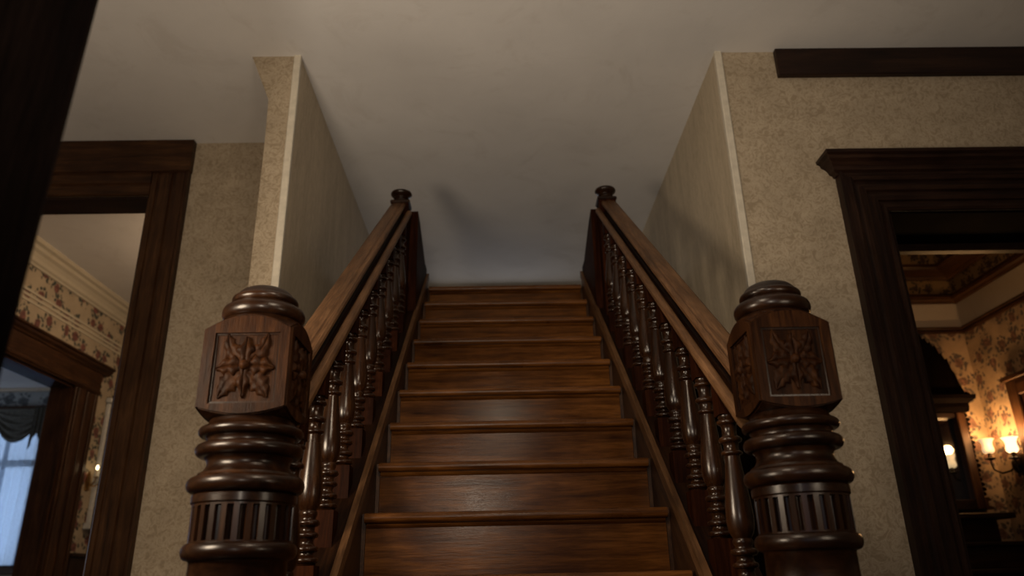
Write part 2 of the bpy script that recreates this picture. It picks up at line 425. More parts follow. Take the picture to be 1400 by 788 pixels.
wall('wall_landing_end', o, 'hall_wallpaper', 'end wall behind the top landing')
# recessed wall with the left doorway (opening x -3.02 .. -1.858, head EYE+1.973)
LX0, LX1, LZ = -3.02, -1.858, EYE+1.973
o = MB()
o.quad_box(LX1, -1.02, YR, YR+0.17, 0, H); o.quad_box(LX0, LX1, YR, YR+0.17, LZ, H); o.quad_box(-3.6, LX0, YR, YR+0.17, 0, H)
wall('wall_front_left', o, 'hall_wallpaper', 'beige damask papered hall wall beside the left doorway')
# rest of the hall shell
wall('wall_hall_left', box(-3.7, -3.6, -2.6, YR, 0, H), 'hall_wallpaper', 'left side wall of the hall')
wall('wall_hall_right', box(4.0, 4.1, -2.6, 9.6, 0, H), 'hall_wallpaper', 'right side wall of the hall')
o = MB()
o.quad_box(-9.2, -1.85, -2.7, -2.6, 0, H); o.quad_box(0.75, 4.1, -2.7, -2.6, 0, H); o.quad_box(-1.85, 0.75, -2.7, -2.6, 0, 0.6); o.quad_box(-1.85, 0.75, -2.7, -2.6, 2.3, H)
wall('wall_back', o, 'hall_wallpaper', 'back wall of the hall behind the viewer')

# pale corner strips of the stairwell
def strip_obj(name, x0, x1, label):
    e = MB()
    e.prism([(x0, YF-0.007), (x0+0.004, YF-0.010), (x1-0.004, YF-0.010), (x1, YF-0.007), (x1, YF+0.014), (x0, YF+0.014)], 'z', 0.0, H)
    o = e.build(name, 'trim_paint'); o['kind'] = 'structure'; o['label'] = label
strip_obj('trim_1', XL-0.022, XL+0.010, 'pale corner strip on the left stairwell edge')
strip_obj('trim_2', XR-0.015, XR+0.018, 'pale corner strip on the right stairwell edge')
o = box(1.315, 4.0, YF-0.030, YF, EYE+2.150, H-0.002, 0.003).build('trim_3', 'dark_cross'); o['kind'] = 'structure'
o['label'] = 'dark wooden frieze board under the ceiling above the right doorway'

# ------------------------------------------------------------------ doorways
def casing(parent, prof, x0, x1, zt, y, mat_up, mat_cross, zb=0.0, both=True):
    """mitred casing: prof = [(outward offset, projection towards the hall)]; three pieces."""
    def corner(o): return [(x0-o, zb), (x0-o, zt+o), (x1+o, zt+o), (x1+o, zb)]
    n = len(prof)
    for a, name, mt in ((0, 'casing_side', mat_up), (1, 'casing_head', mat_cross), (2, 'casing_side', mat_up)):
        r0, r1 = [], []
        for off, d in prof:
            c = corner(off)
            r0.append((c[a][0], y-d, c[a][1])); r1.append((c[a+1][0], y-d, c[a+1][1]))
        MB().loft([r0, r1]).build(name, mt, parent)
# right doorway
d1 = empty('door_1', (2.245, YF, 0), 'dark moulded doorway with projecting cornice on the right hall wall', kind='structure')
pr = [(0.0, 0.0), (0.0, 0.012), (0.012, 0.020), (0.024, 0.020), (0.028, 0.010), (0.040, 0.012), (0.044, 0.024), (0.060, 0.028), (0.066, 0.016),
      (0.086, 0.016), (0.090, 0.030), (0.108, 0.034), (0.114, 0.022), (0.134, 0.020), (0.138, 0.034), (0.152, 0.040), (0.158, 0.030), (0.180, 0.030),
      (0.186, 0.044), (0.198, 0.044), (0.200, 0.0)]
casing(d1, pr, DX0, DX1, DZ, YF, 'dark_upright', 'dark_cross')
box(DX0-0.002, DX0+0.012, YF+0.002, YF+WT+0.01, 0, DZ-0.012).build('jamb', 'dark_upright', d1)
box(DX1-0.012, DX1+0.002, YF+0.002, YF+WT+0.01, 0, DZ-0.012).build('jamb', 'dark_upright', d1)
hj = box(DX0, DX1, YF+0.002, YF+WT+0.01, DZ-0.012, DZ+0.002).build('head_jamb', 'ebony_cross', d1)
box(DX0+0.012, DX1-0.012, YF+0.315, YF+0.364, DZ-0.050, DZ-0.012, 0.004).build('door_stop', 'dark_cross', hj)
# cornice above the right doorway, returned at its ends
cp = [(0.0, 0.161), (0.010, 0.161), (0.014, 0.172), (0.030, 0.178), (0.036, 0.192), (0.052, 0.206), (0.070, 0.214), (0.074, 0.226), (0.090, 0.232), (0.092, 0.246), (0.0, 0.246)]
lo, hi = [], []
xa, xb = DX0-0.200, DX1+0.200
rows = []
ring_l = [(xa-o_*0.78, YF-0.002-o_-0.02*(1 if o_ > 0 else 0), DZ+z_) for o_, z_ in cp]
ring_r = [(xb+o_*0.78, YF-0.002-o_-0.02*(1 if o_ > 0 else 0), DZ+z_) for o_, z_ in cp]
ring_l0 = [(xa-o_*0.78, YF+0.0, DZ+z_) for o_, z_ in cp]
ring_r0 = [(xb+o_*0.78, YF+0.0, DZ+z_) for o_, z_ in cp]
MB().loft([ring_l0, ring_l, ring_r, ring_r0]).build('cornice', 'dark_cross', d1)
# left doorway
d2 = empty('door_2', (-2.44, YR, 0), 'brown moulded doorway reaching the ceiling on the left hall wall', kind='structure')
pl = [(0.0, 0.0), (0.0, 0.014), (0.006, 0.020), (0.030, 0.020), (0.034, 0.012), (0.046, 0.012), (0.050, 0.022), (0.108, 0.024), (0.114, 0.012), (0.122, 0.012), (0.126, 0.026),
      (0.180, 0.030), (0.190, 0.036), (0.202, 0.036), (0.204, 0.0)]
def corner_side(x_in, sgn):
    r0 = [(x_in+sgn*o_, YR-d_, 0.0) for o_, d_ in pl]; r1 = [(x_in+sgn*o_, YR-d_, LZ+0.130) for o_, d_ in pl]
    MB().loft([r0, r1]).build('casing_side', 'casing_upright', d2)
corner_side(LX1, 1); corner_side(LX0, -1)
hp = [(0.0, 0.0), (0.014, 0.0), (0.020, 0.006), (0.020, 0.05), (0.012, 0.056), (0.012, 0.062), (0.024, 0.070), (0.026, 0.118), (0.034, 0.124), (0.034, 0.130), (0.0, 0.130)]
MB().loft([[(LX0, YR-d_, LZ+z_) for d_, z_ in hp], [(LX1, YR-d_, LZ+z_) for d_, z_ in hp]]).build('casing_head', 'casing_cross', d2)
box(LX0-0.212, LX1+0.208, YR-0.044, YR, LZ+0.1305, H-0.002, 0.003).build('head_board', 'casing_cross', d2)
box(LX1-0.012, LX1+0.002, YR+0.002, YR+0.175, 0, LZ-0.012).build('jamb', 'casing_upright', d2)
box(LX0-0.002, LX0+0.012, YR+0.002, YR+0.175, 0, LZ-0.012).build('jamb', 'casing_upright', d2)
box(LX0, LX1, YR+0.002, YR+0.175, LZ-0.014, LZ+0.002).build('head_jamb', 'dark_cross', d2)

# ------------------------------------------------------------------ staircase
SL = 0.788
RUN, RISE = 0.219, 0.1726
def ty(k): return 2.0+RUN*k
def tz(k): return 0.690+RISE*k
def nose(y): return 0.690+SL*(y-2.0)            # nosing line
TX0, TX1 = -0.386, 0.476
st = empty('staircase', (0.045, 1.34, 0), 'straight flight of brown varnished wooden stairs rising between the turned railings', 'staircase')
tread0 = riser0 = cove0 = None
for k in range(-3, 10):
    wide = k <= -2
    a, b2 = (TX0, TX1) if not wide else (-0.66, 0.75)
    yk, zk = ty(k), tz(k)
    if k < 9: back = ty(k+1)+0.034
    else: back = ty(k)+0.20
    rnd = [(yk+0.012*(1-math.sin(t)), zk-0.014+0.014*math.cos(t)) for t in [PI*i/8 for i in range(9)]]
    prof = rnd + [(back, zk-0.028), (back, zk)]
    if wide or tread0 is None or k == 9:
        t = MB().prism(prof, 'x', a, b2).build('tread', 'tread_oak', st, True)
        cv = MB().prism([(yk+0.0235, zk-0.0282), (yk+0.0225, zk-0.033), (yk+0.026, zk-0.037), (yk+0.030, zk-0.040), (yk+0.0331, zk-0.041), (yk+0.0331, zk-0.0282)], 'x', a+0.004, b2-0.004).build('cove_moulding', 'stair_oak', t, True)
        if not wide and tread0 is None: tread0, cove0, tk = t, cv, k
    else:
        t = tread0.copy(); COL.objects.link(t); t.location = (0, RUN*(k-tk), RISE*(k-tk))
        cv = cove0.copy(); COL.objects.link(cv); cv.parent = t
    # riser below this tread: a board with a slightly proud panel
    yb = yk+0.033
    if wide or riser0 is None:
        r = box(a+0.001, b2-0.001, yb, yb+0.018, zk-RISE, zk-0.028).build('riser', 'stair_oak', st)
        if not wide:
            riser0, rk = r, k
    else:
        r = riser0.copy(); COL.objects.link(r); r.location = (0, RUN*(k-rk), RISE*(k-rk))

# closed strings with capping on both sides, and panelled spandrels below
STR = {-1: (-0.398, -0.535), 1: (0.488, 0.625)}
for s in (-1, 1):
    xi, xo = STR[s]
    x0, x1 = min(xi, xo), max(xi, xo)
    ya, yb = 1.632, 4.03
    def off(y, d): return nose(y)+d
    sx0, sx1 = (xi-0.030, xi) if s < 0 else (xi, xi+0.030)
    sb = MB().prism([(ya, off(ya, -0.33)), (yb, off(yb, -0.33)), (yb, off(yb, 0.03)), (ya, off(ya, 0.03))], 'x', sx0, sx1).build('stringer', 'string_wood', st)
    cap = MB().prism([(ya, off(ya, 0.0302)), (yb, off(yb, 0.0302)), (yb, off(yb, 0.048)), (ya, off(ya, 0.048))], 'x', x0, x1).build('string_capping', 'groove_wood', sb)
    e0, e1 = (xi-0.014, xi+0.004) if s < 0 else (xi-0.004, xi+0.014)
    MB().prism([(ya+0.02, off(ya+0.02, 0.012)), (yb+0.01, off(yb+0.01, 0.012)), (yb+0.01, off(yb+0.01, 0.050)), (yb, off(yb, 0.056)), (ya+0.02, off(ya+0.02, 0.056))], 'x', e0, e1).build('edge_bead', 'rail_wood', sb)
    # outer board down to the floor
    q0, q1 = (xo, xo+0.025) if s < 0 else (xo-0.025, xo)
    MB().prism([(1.66, 0.0), (4.0, 0.0), (4.0, off(4.0, 0.03)), (1.66, off(1.66, 0.03))], 'x', q0, q1).build('spandrel_board', 'casing_upright', st)
    # end strips that close the joint between riser and stringer
    eb = None
    for k in range(-1, 10):
        yb2 = ty(k)+0.036
        w0, w1 = (xi+0.0005, TX0-0.0005) if s < 0 else (TX1+0.0005, xi-0.0005)
        if eb is None:
            eb = box(w0, w1, yb2, yb2+0.015, tz(k)-RISE, tz(k)).build('riser_end', 'string_wood', st); ek = k
        else:
            c = eb.copy(); COL.objects.link(c); c.location = (0, RUN*(k-ek), RISE*(k-ek))
# landing at the head of the stairs
lz = tz(9)
o = MB()
o.quad_box(XL+0.006, XR-0.012, 4.15, YE, lz-0.24, lz-0.001)
o.quad_box(XL+0.006, -0.545, 4.03, 4.15, lz-0.24, lz-0.001); o.quad_box(0.635, XR-0.012, 4.03, 4.15, lz-0.24, lz-0.001)
wall('floor_landing', o, 'floor_boards', 'landing floor at the head of the stairs')

# sloping dark dado on the stairwell walls behind the railings
for nm_, xa_, xb_, lb_ in (('trim_16', XL+0.006, XL+0.026, 'left'), ('trim_17', XR-0.032, XR-0.012, 'right')):
    e = empty(nm_, (xa_, YF, 0), 'dark sloping wooden dado on the %s stairwell wall behind the balusters' % lb_, kind='structure')
    nb = 10
    for i in range(nb):
        y0_, y1_ = YF+0.02+(4.02-YF-0.02)*i/nb+0.0015, YF+0.02+(4.02-YF-0.02)*(i+1)/nb-0.0015
        MB().prism([(y0_, 0.0), (y1_, 0.0), (y1_, nose(y1_)-0.06), (y0_, nose(y0_)-0.06)], 'x', xa_, xb_).build('dado_board', 'dark_upright', e)
    MB().prism([(YF+0.02, nose(YF+0.02)-0.0595), (4.02, nose(4.02)-0.0595), (4.02, nose(4.02)-0.03), (YF+0.02, nose(YF+0.02)-0.03)], 'x', xa_-0.0 if lb_ == 'left' else xa_-0.012, xb_+0.012 if lb_ == 'left' else xb_).build('dado_rail', 'string_wood', e)

# ------------------------------------------------------------------ railings
RC = {-1: -0.487, 1: 0.567}
BC = {-1: -0.462, 1: 0.542}
rail_top = [(-0.053, 0.650), (-0.051, 0.662), (-0.042, 0.670), (-0.018, 0.6735), (0.000, 0.672), (0.004, 0.668), (0.008, 0.668), (0.012, 0.672), (0.019, 0.671), (0.0245, 0.664), (0.0255, 0.654),
            (0.022, 0.647), (0.014, 0.644), (-0.038, 0.644), (-0.048, 0.645)]
rail_groove = [(-0.036, 0.6438), (0.010, 0.6438), (0.004, 0.636), (0.001, 0.624), (0.004, 0.612), (0.012, 0.606), (0.030, 0.6055), (-0.036, 0.6055)]  # dark stained cove; part of its shade is put into the wood colour
rail_low = [(0.030, 0.6053), (0.031, 0.620), (0.036, 0.627), (0.043, 0.629), (0.051, 0.627), (0.057, 0.619), (0.0585, 0.609), (0.056, 0.600), (0.050, 0.594), (0.040, 0.592), (0.032, 0.582),
            (-0.032, 0.582), (-0.040, 0.592), (-0.052, 0.595), (-0.059, 0.605), (-0.058, 0.616), (-0.050, 0.625), (-0.040, 0.625), (-0.037, 0.6053)]
Y0, Y1 = 1.597, 3.430
# one turned baluster, foot of its block at the capping (local z measured above the nosing line)
B_Z0, B_BLK, B_TOP = 0.046, 0.118, 0.585
bal_prof = ([(0.024, 0.118), (0.027, 0.122)] + bead(0.0235, 0.123, 0.137, 0.008) + [(0.019, 0.142), (0.019, 0.146)] + bead(0.0215, 0.148, 0.162, 0.0085)
            + [(0.018, 0.166), (0.017, 0.172), (0.019, 0.178)] + bead(0.0205, 0.180, 0.193, 0.008) + [(0.018, 0.197), (0.018, 0.203)] + bead(0.020, 0.206, 0.222, 0.010)
            + [(0.019, 0.226), (0.022, 0.232), (0.0225, 0.238)] + [(0.0195, 0.243)]
            + smooth_prof([(0.0215, 0.246), (0.0275, 0.258), (0.0305, 0.278), (0.0300, 0.302), (0.0262, 0.340), (0.0215, 0.380), (0.0180, 0.412), (0.0172, 0.425)], 4)
            + bead(0.0185, 0.427, 0.437, 0.006) + [(0.0165, 0.442), (0.017, 0.452)] + bead(0.0185, 0.455, 0.470, 0.0085) + [(0.0165, 0.475), (0.0165, 0.488), (0.018, 0.496)]
            + bead(0.0195, 0.498, 0.510, 0.007) + [(0.022, 0.514), (0.022, 0.520)])
def fresh_baluster(parent, x, y):
    zb = nose(y)
    b0 = MB().lathe([(r, zb+z) for r, z in bal_prof], x, y, 20).build('baluster', 'mahogany_turned', parent, True, auto=50)
    h = 0.029
    # foot block cut to the slope of the capping
    pts = [(y-h, zb+B_Z0-SL*h), (y+h, zb+B_Z0+SL*h), (y+h, zb+B_BLK), (y-h, zb+B_BLK)]
    MB().prism(pts, 'x', x-h, x+h).build('foot_block', 'mahogany_flat', b0)
    h = 0.024
    pts = [(y-h, zb+0.5205), (y+h, zb+0.5205), (y+h, zb+B_TOP+SL*h), (y-h, zb+B_TOP-SL*h)]
    MB().prism(pts, 'x', x-h, x+h).build('top_block', 'mahogany_flat', b0)
    return b0
for s, nm in ((-1, 'left'), (1, 'right')):
    rx = RC[s]
    rl = empty('stair_railing', (rx, Y0, 0), 'sloping %s stair railing with worn moulded handrail and dark turned balusters' % nm, 'railing', 'railings of the stairs')
    hr_ = None
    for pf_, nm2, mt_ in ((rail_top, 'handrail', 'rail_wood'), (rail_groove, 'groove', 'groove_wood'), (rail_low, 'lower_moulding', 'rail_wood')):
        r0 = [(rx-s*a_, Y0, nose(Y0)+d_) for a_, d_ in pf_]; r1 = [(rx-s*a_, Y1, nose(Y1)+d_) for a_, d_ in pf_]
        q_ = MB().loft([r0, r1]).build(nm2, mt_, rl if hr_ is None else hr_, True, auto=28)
        if hr_ is None: hr_ = q_
    y = 1.707 if s < 0 else 1.770
    sp = 0.177 if s < 0 else 0.168
    b0 = None; y00 = y
    while y < 3.40:
        if b0 is None: b0 = fresh_baluster(rl, BC[s], y)
        else:
            c = b0.copy(); COL.objects.link(c); c.location = (0, y-y00, SL*(y-y00))
            for ch in list(b0.children):
                g2 = ch.copy(); COL.objects.link(g2); g2.parent = c
        y += sp
    # curved wing from the top post down to the end of the string
    xi = STR[s][0]
    w0, w1 = (xi-0.100, xi-0.008) if s < 0 else (xi+0.008, xi+0.100)
    pts = [(3.514, nose(3.514)+0.049), (4.02, nose(4.02)+0.049), (4.02, nose(4.02)+0.085)]
    top = [(4.0, 0.10), (3.92, 0.16), (3.84, 0.25), (3.76, 0.34), (3.68, 0.43), (3.60, 0.515), (3.514, 0.60)]
    pts += [(yy, nose(yy)+dd) for yy, dd in top]
    MB().prism(pts, 'x', w0, w1).build('wing_panel', 'mahogany_flat', rl)

# ------------------------------------------------------------------ newel posts
def leaf(mb, origin, ux, uz, un, ang, length, width, lobes, lift, rot_curl=0.0):
    """carved leaf lying on a panel: grid across its width, rising to a ridge and dipping at the vein."""
    rows = []
    n, mth = 22, 11
    for i in range(n+1):
        s_ = i/n
        w = width*(math.sin(PI*min(1, s_*0.93+0.05))**0.75)*(1+0.20*math.cos(lobes*2*PI*s_))*(1-0.35*s_)
        if i == n: w = 0.0006
        a = ang+rot_curl*s_*s_
        dx, dz = math.sin(a), math.cos(a)
        cx, cz = dx*length*s_, dz*length*s_
        row = []
        for j in range(mth):
            t = -1+2*j/(mth-1)
            hgt = 1.25*lift*(0.35+0.65*math.sin(PI*(0.15+0.8*s_)))*(1-abs(t)**3*0.85) - 0.50*lift*math.exp(-(t/0.15)**2) + 0.34*lift*math.cos(lobes*2*PI*(s_-0.10*abs(t)))*abs(t)
            if abs(t) == 1: hgt = -0.001; w *= 1.03
            px = cx + dz*w*t; pz = cz - dx*w*t
            row.append(tuple(origin + ux*px + uz*pz + un*hgt))
        rows.append(row)
    mb.grid(rows)
def newel(x, y, k, dz, label):
    zt = tz(-2)                       # stands on the widened second step
    e = empty('newel_post', (x, y, zt), label, 'newel post', 'carved newel posts at the foot of the stairs')
    Z = lambda r: EYE+r+dz
    def lathe_(prof, seg=44): return MB().lathe([(r_*k, z_) for r_, z_ in prof], x, y, seg)
    hb = 0.089*k
    # plinth and lower shaft
    pb = MB(); pb.quad_box(x-0.105, x+0.105, y-0.105, y+0.105, zt, zt+0.11, 0.006)
    pb.build('plinth', 'mahogany_block', e)
    low = [(0.100, zt+0.11)] + bead(0.098, zt+0.112, zt+0.145, 0.012) + [(0.090, zt+0.15)] + smooth_prof([(0.088, zt+0.16), (0.094, zt+0.20), (0.096, Z(-0.06)), (0.094, Z(-0.035))], 5)
    low += bead(0.095, Z(-0.032), Z(-0.010), 0.008) + [(0.092, Z(-0.006)), (0.091, Z(0.006)), (0.0905, Z(0.052)), (0.094, Z(0.055))]
    lathe_(low).build('lower_shaft', 'mahogany_cross', e, True, auto=50)
    lathe_([(0.08, Z(0.053))]+bead(0.095, Z(0.055), Z(0.086), 0.0125)+[(0.08, Z(0.088))]).build('ring', 'mahogany_cross', e, True, auto=60)
    # fluted drum
    nf = 26; rings = []
    for zz, dp in ((Z(0.086), 0.0), (Z(0.0885), 0.0), (Z(0.0895), 1.0), (Z(0.150), 1.0), (Z(0.1515), 0.0), (Z(0.156), 0.0)):
        ring = []
        for i in range(nf):
            for fr, gd in ((0.0, 0), (0.46, 0), (0.54, 1), (0.73, 1.25), (0.92, 1)):
                a = 2*PI*(i+fr)/nf
                rr = (0.0965-0.0085*gd*dp)*k
                ring.append((x+rr*math.cos(a), y+rr*math.sin(a), zz))
        rings.append(ring)
    MB().loft(rings).build('fluted_drum', 'mahogany_upright', e, False)
    lathe_([(0.097, Z(0.155)), (0.100, Z(0.158)), (0.100, Z(0.172)), (0.095, Z(0.176))]).build('band', 'mahogany_cross', e, True, auto=40)
    lathe_([(0.09, Z(0.174))]+bead(0.098, Z(0.176), Z(0.207), 0.0145)+[(0.096, Z(0.209)), (0.094, Z(0.213))]).build('ring', 'mahogany_cross', e, True, auto=60)
    neck = smooth_prof([(0.094, Z(0.212)), (0.086, Z(0.218)), (0.080, Z(0.228)), (0.081, Z(0.238)), (0.088, Z(0.246))], 4)
    lathe_(neck).build('neck', 'mahogany_cross', e, True, auto=60)
    lathe_([(0.08, Z(0.243))]+bead(0.091, Z(0.245), Z(0.271), 0.0135)+[(0.085, Z(0.273)), (0.085, Z(0.281)), (0.088, Z(0.283))]).build('ring', 'mahogany_cross', e, True, auto=60)
    lathe_([(0.08, Z(0.282))]+bead(0.092, Z(0.284), Z(0.304), 0.0105)+[(0.088, Z(0.306)), (0.085, Z(0.312)), (0.082, Z(0.320)), (0.080, Z(0.33))]).build('ring', 'mahogany_cross', e, True, auto=60)
    # square block with turned shoulders above and below
    zc0, zc1 = Z(0.318), Z(0.522)
    hc = hb-0.006
    def ztop(px, py): return zc1-max(0.0, math.hypot(px, py)-hc)*0.80
    def zbot(px, py): return zc0+max(0.0, math.hypot(px, py)-hc-0.004)*0.42
    n = 20; b = MB(); ts = [-1+2*i/n for i in range(n+1)]
    b.grid([[(x+hc*t, y+hc*u, ztop(hc*t, hc*u)) for t in ts] for u in ts])
    b.grid([[(x+hc*t, y+hc*u, zbot(hc*t, hc*u)) for t in ts] for u in ts])
    for ax in (0, 1):
        for sg in (-1, 1):
            cells = [(hc*t, hc*sg) if ax == 0 else (hc*sg, hc*t) for t in ts]
            b.grid([[(x+p, y+q, zbot(p, q)) for p, q in cells], [(x+p, y+q, ztop(p, q)) for p, q in cells]])
    blk = b.build('block', 'mahogany_block', e, True, auto=25)
    pw, p0, p1 = 0.061*k, Z(0.343), Z(0.477)         # half width and heights of the sunk panel
    for (nx, ny) in ((0, -1), (-1, 0), (1, 0), (0, 1)):
        un = Vector((nx, ny, 0)); ux = Vector((-ny, nx, 0)); uz = Vector((0, 0, 1))
        base = Vector((x, y, 0))
        fb = MB()
        def P(t, z, d): return tuple(base+ux*t+un*(hc+d)+Vector((0, 0, z)))
        def ring_poly(cols, zf0, zf1):
            front = []; rowsA = [P(t, zf0(t), 0.006) for t in cols]; rowsB = [P(t, zf1(t), 0.006) for t in cols]
            back0 = [P(t, zf0(t), -0.001) for t in cols]; back1 = [P(t, zf1(t), -0.001) for t in cols]
            fb.loft([list(rs) for rs in zip(back0, rowsA, rowsB, back1)], True, True)
        zt_ = lambda t: ztop(t, hb)+0.0; zb_ = lambda t: zbot(t, hb)
        eg = hb-0.004
        ring_poly([-eg, -eg+0.007, -pw-0.004], zb_, zt_)
        ring_poly([pw+0.004, eg-0.007, eg], zb_, zt_)
        ring_poly([-pw-0.004+2*(pw+0.004)*i/10 for i in range(11)], lambda t: p1+0.004, zt_)
        ring_poly([-pw-0.004+2*(pw+0.004)*i/10 for i in range(11)], zb_, lambda t: p0-0.004)
        fb.build('panel_frame', 'mahogany_block', blk, False)
        # thin sunk bead round the panel
        bd = MB()
        for t0, t1, q0, q1 in ((-pw-0.0038, -pw, p0-0.0038, p1+0.0038), (pw, pw+0.0038, p0-0.0038, p1+0.0038), (-pw, pw, p0-0.0038, p0), (-pw, pw, p1, p1+0.0038)):
            bd.loft([[P(t0, q0, -0.0005), P(t1, q0, -0.0005), P(t1, q1, -0.0005), P(t0, q1, -0.0005)], [P(t0, q0, 0.002), P(t1, q0, 0.002), P(t1, q1, 0.002), P(t0, q1, 0.002)]])
        bd.build('panel_bead', 'mahogany_upright', blk)
        c0 = base+un*(hc+0.0003)+Vector((0, 0, (p0+p1)/2+0.004))
        R = math.radians
        spec = [(R(47), 0.080, 0.0200, 4, 0.0060, -0.30), (R(-47), 0.080, 0.0200, 4, 0.0060, 0.30),
                (R(138), 0.082, 0.0260, 5, 0.0055, 0.10), (R(-138), 0.082, 0.0260, 5, 0.0055, -0.10),
                (R(90), 0.059, 0.0255, 3, 0.0078, 0.10), (R(-90), 0.059, 0.0255, 3, 0.0078, -0.10),
                (0, 0.060, 0.0225, 2, 0.0100, 0), (R(180), 0.066, 0.0165, 2, 0.0085, 0)]
        for a, ln, w, lob, lift, curl in spec:
            lm = MB(); leaf(lm, c0, ux, uz, un, a, ln*k, w*k, lob, lift, curl)
            lm.build('carved_leaf', 'mahogany_block', blk, True, auto=70)
        bm_ = MB(); rows = []
        for i in range(7):
            ph = PI/2*i/6
            rows.append([tuple(c0+un*(0.006+0.0115*math.sin(ph))+(ux*math.cos(2*PI*q/18)+uz*math.sin(2*PI*q/18))*max(0.0002, 0.0105*math.cos(ph))) for q in range(18)])
        rows.insert(0, [tuple(c0+(ux*math.cos(2*PI*q/18)+uz*math.sin(2*PI*q/18))*0.0125) for q in range(18)])
        bm_.loft(rows).build('carved_boss', 'mahogany_block', blk, True, auto=60)
    # cap: stacked rings with a low domed top
    cap = [(0.070, Z(0.515))] + [(0.084, Z(0.519)), (0.079, Z(0.526))] + bead(0.0755, Z(0.528), Z(0.558), 0.0105) + [(0.072, Z(0.560)), (0.069, Z(0.564))] + bead(0.061, Z(0.565), Z(0.583), 0.0085) \
        + [(0.059, Z(0.585)), (0.057, Z(0.590)), (0.050, Z(0.597)), (0.040, Z(0.602)), (0.020, Z(0.604)), (0.001, Z(0.6045))]
    lathe_(cap).build('cap', 'mahogany_cross', e, True, auto=50)
    return e
newel(-0.497, 1.52, 0.985, -0.008, 'carved dark newel post with leaf panels and fluted drum at left foot of stairs')
newel(0.591, 1.52, 0.925, -0.013, 'carved dark newel post with leaf panels and fluted drum at right foot of stairs')
def top_newel(x, y, zf, label):
    z0 = nose(y)+0.046
    e = empty('newel_post', (x, y, z0), label, 'newel post', 'small newel posts at the head of the stairs')
    h = 0.043
    pts = [(y-h, z0-SL*h), (y+h, z0+SL*h), (y+h, zf-0.085), (y-h, zf-0.085)]
    MB().prism(pts, 'x', x-h, x+h).build('post', 'mahogany_flat', e)
    MB().quad_box(x-0.050, x+0.050, y-0.050, y+0.050, zf-0.085, zf-0.066, 0.005).build('abacus', 'mahogany_upright', e)
    MB().lathe([(0.036, zf-0.067), (0.030, zf-0.060), (0.027, zf-0.052), (0.030, zf-0.044)]+bead(0.032, zf-0.044, zf-0.036, 0.006)+[(0.034, zf-0.034), (0.046, zf-0.028), (0.053, zf-0.020), (0.0545, zf-0.014), (0.052, zf-0.008), (0.044, zf-0.003), (0.02, zf), (0.001, zf+0.0005)], x, y, 32).build('finial', 'mahogany_upright', e, True, auto=60)
top_newel(-0.490, 3.47, EYE+1.900, 'small dark newel post with mushroom finial at left head of stairs')
top_newel(0.572, 3.47, EYE+1.905, 'small dark newel post with mushroom finial at right head of stairs')

# ------------------------------------------------------------------ near door leaf at the left edge
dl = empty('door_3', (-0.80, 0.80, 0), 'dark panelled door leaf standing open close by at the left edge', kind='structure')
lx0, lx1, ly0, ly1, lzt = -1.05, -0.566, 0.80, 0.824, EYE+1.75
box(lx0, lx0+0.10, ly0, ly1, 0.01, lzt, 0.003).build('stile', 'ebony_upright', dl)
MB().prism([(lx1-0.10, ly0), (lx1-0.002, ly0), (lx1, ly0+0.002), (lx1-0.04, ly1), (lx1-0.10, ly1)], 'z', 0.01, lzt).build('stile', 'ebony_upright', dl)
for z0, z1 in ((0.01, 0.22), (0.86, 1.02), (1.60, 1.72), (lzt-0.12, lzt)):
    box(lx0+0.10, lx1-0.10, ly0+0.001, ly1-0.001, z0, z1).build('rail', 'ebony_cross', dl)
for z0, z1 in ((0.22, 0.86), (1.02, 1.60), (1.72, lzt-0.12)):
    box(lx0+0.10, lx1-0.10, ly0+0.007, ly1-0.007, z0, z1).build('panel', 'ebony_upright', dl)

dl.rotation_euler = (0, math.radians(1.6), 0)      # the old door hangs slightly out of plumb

# ------------------------------------------------------------------ left parlour
PX = -3.28                      # its left wall
OY0, OY1, OZ = 3.98, 5.72, EYE+1.475
def wall_seg(mb, y0, y1, z0, z1): mb.quad_box(PX-0.16, PX, y0, y1, z0, z1)
o = MB()
wall_seg(o, YR+0.17, OY0, 0, H); wall_seg(o, OY0, OY1, OZ, H); wall_seg(o, OY1, 7.6, 0, H)
wall('wall_parlour_left', o, 'floral_side_paper', 'cream wall with rose wallpaper in the left room')
wall('wall_parlour_far', box(PX-0.16, XL-0.1, 7.6, 7.7, 0, H), 'cream_paint', 'far wall of the left room')
# cornice and paper border strips on the parlour wall
z0 = EYE
cs = [(0.0, 2.15), (0.012, 2.15), (0.016, 2.165), (0.030, 2.175), (0.034, 2.20), (0.052, 2.225), (0.075, 2.240), (0.080, 2.262), (0.105, 2.272), (0.108, 2.2995), (0.0, 2.2995)]
r0 = [(PX+d_, YR+0.172, z0+z_) for d_, z_ in cs]; r1 = [(PX+d_, 7.6, z0+z_) for d_, z_ in cs]
o = MB().loft([r0, r1]).build('trim_4', 'cream_paint'); o['kind'] = 'structure'; o['label'] = 'cream moulded cornice under the left room ceiling'
o = MB()
for za, zb in ((1.965, 1.985), (1.930, 1.950), (1.895, 1.915)): o.quad_box(PX, PX+0.006, YR+0.172, 7.6, z0+za, z0+zb)
o = o.build('trim_5', 'cream_paint'); o['kind'] = 'structure'; o['label'] = 'pale reeded band between two rows of printed roses, left room'
# wainscot with cap rail beyond the inner doorway
o = empty('trim_6', (PX, 6.8, 0), 'dark wainscot panelling along the left room wall', kind='structure')
box(PX, PX+0.03, OY1+0.345, 7.6, 0.0, EYE+0.245).build('wainscot_board', 'dark_upright', o)
box(PX, PX+0.05, OY1+0.345, 7.6, EYE+0.2452, EYE+0.272, 0.004).build('cap_rail', 'dark_cross', o)
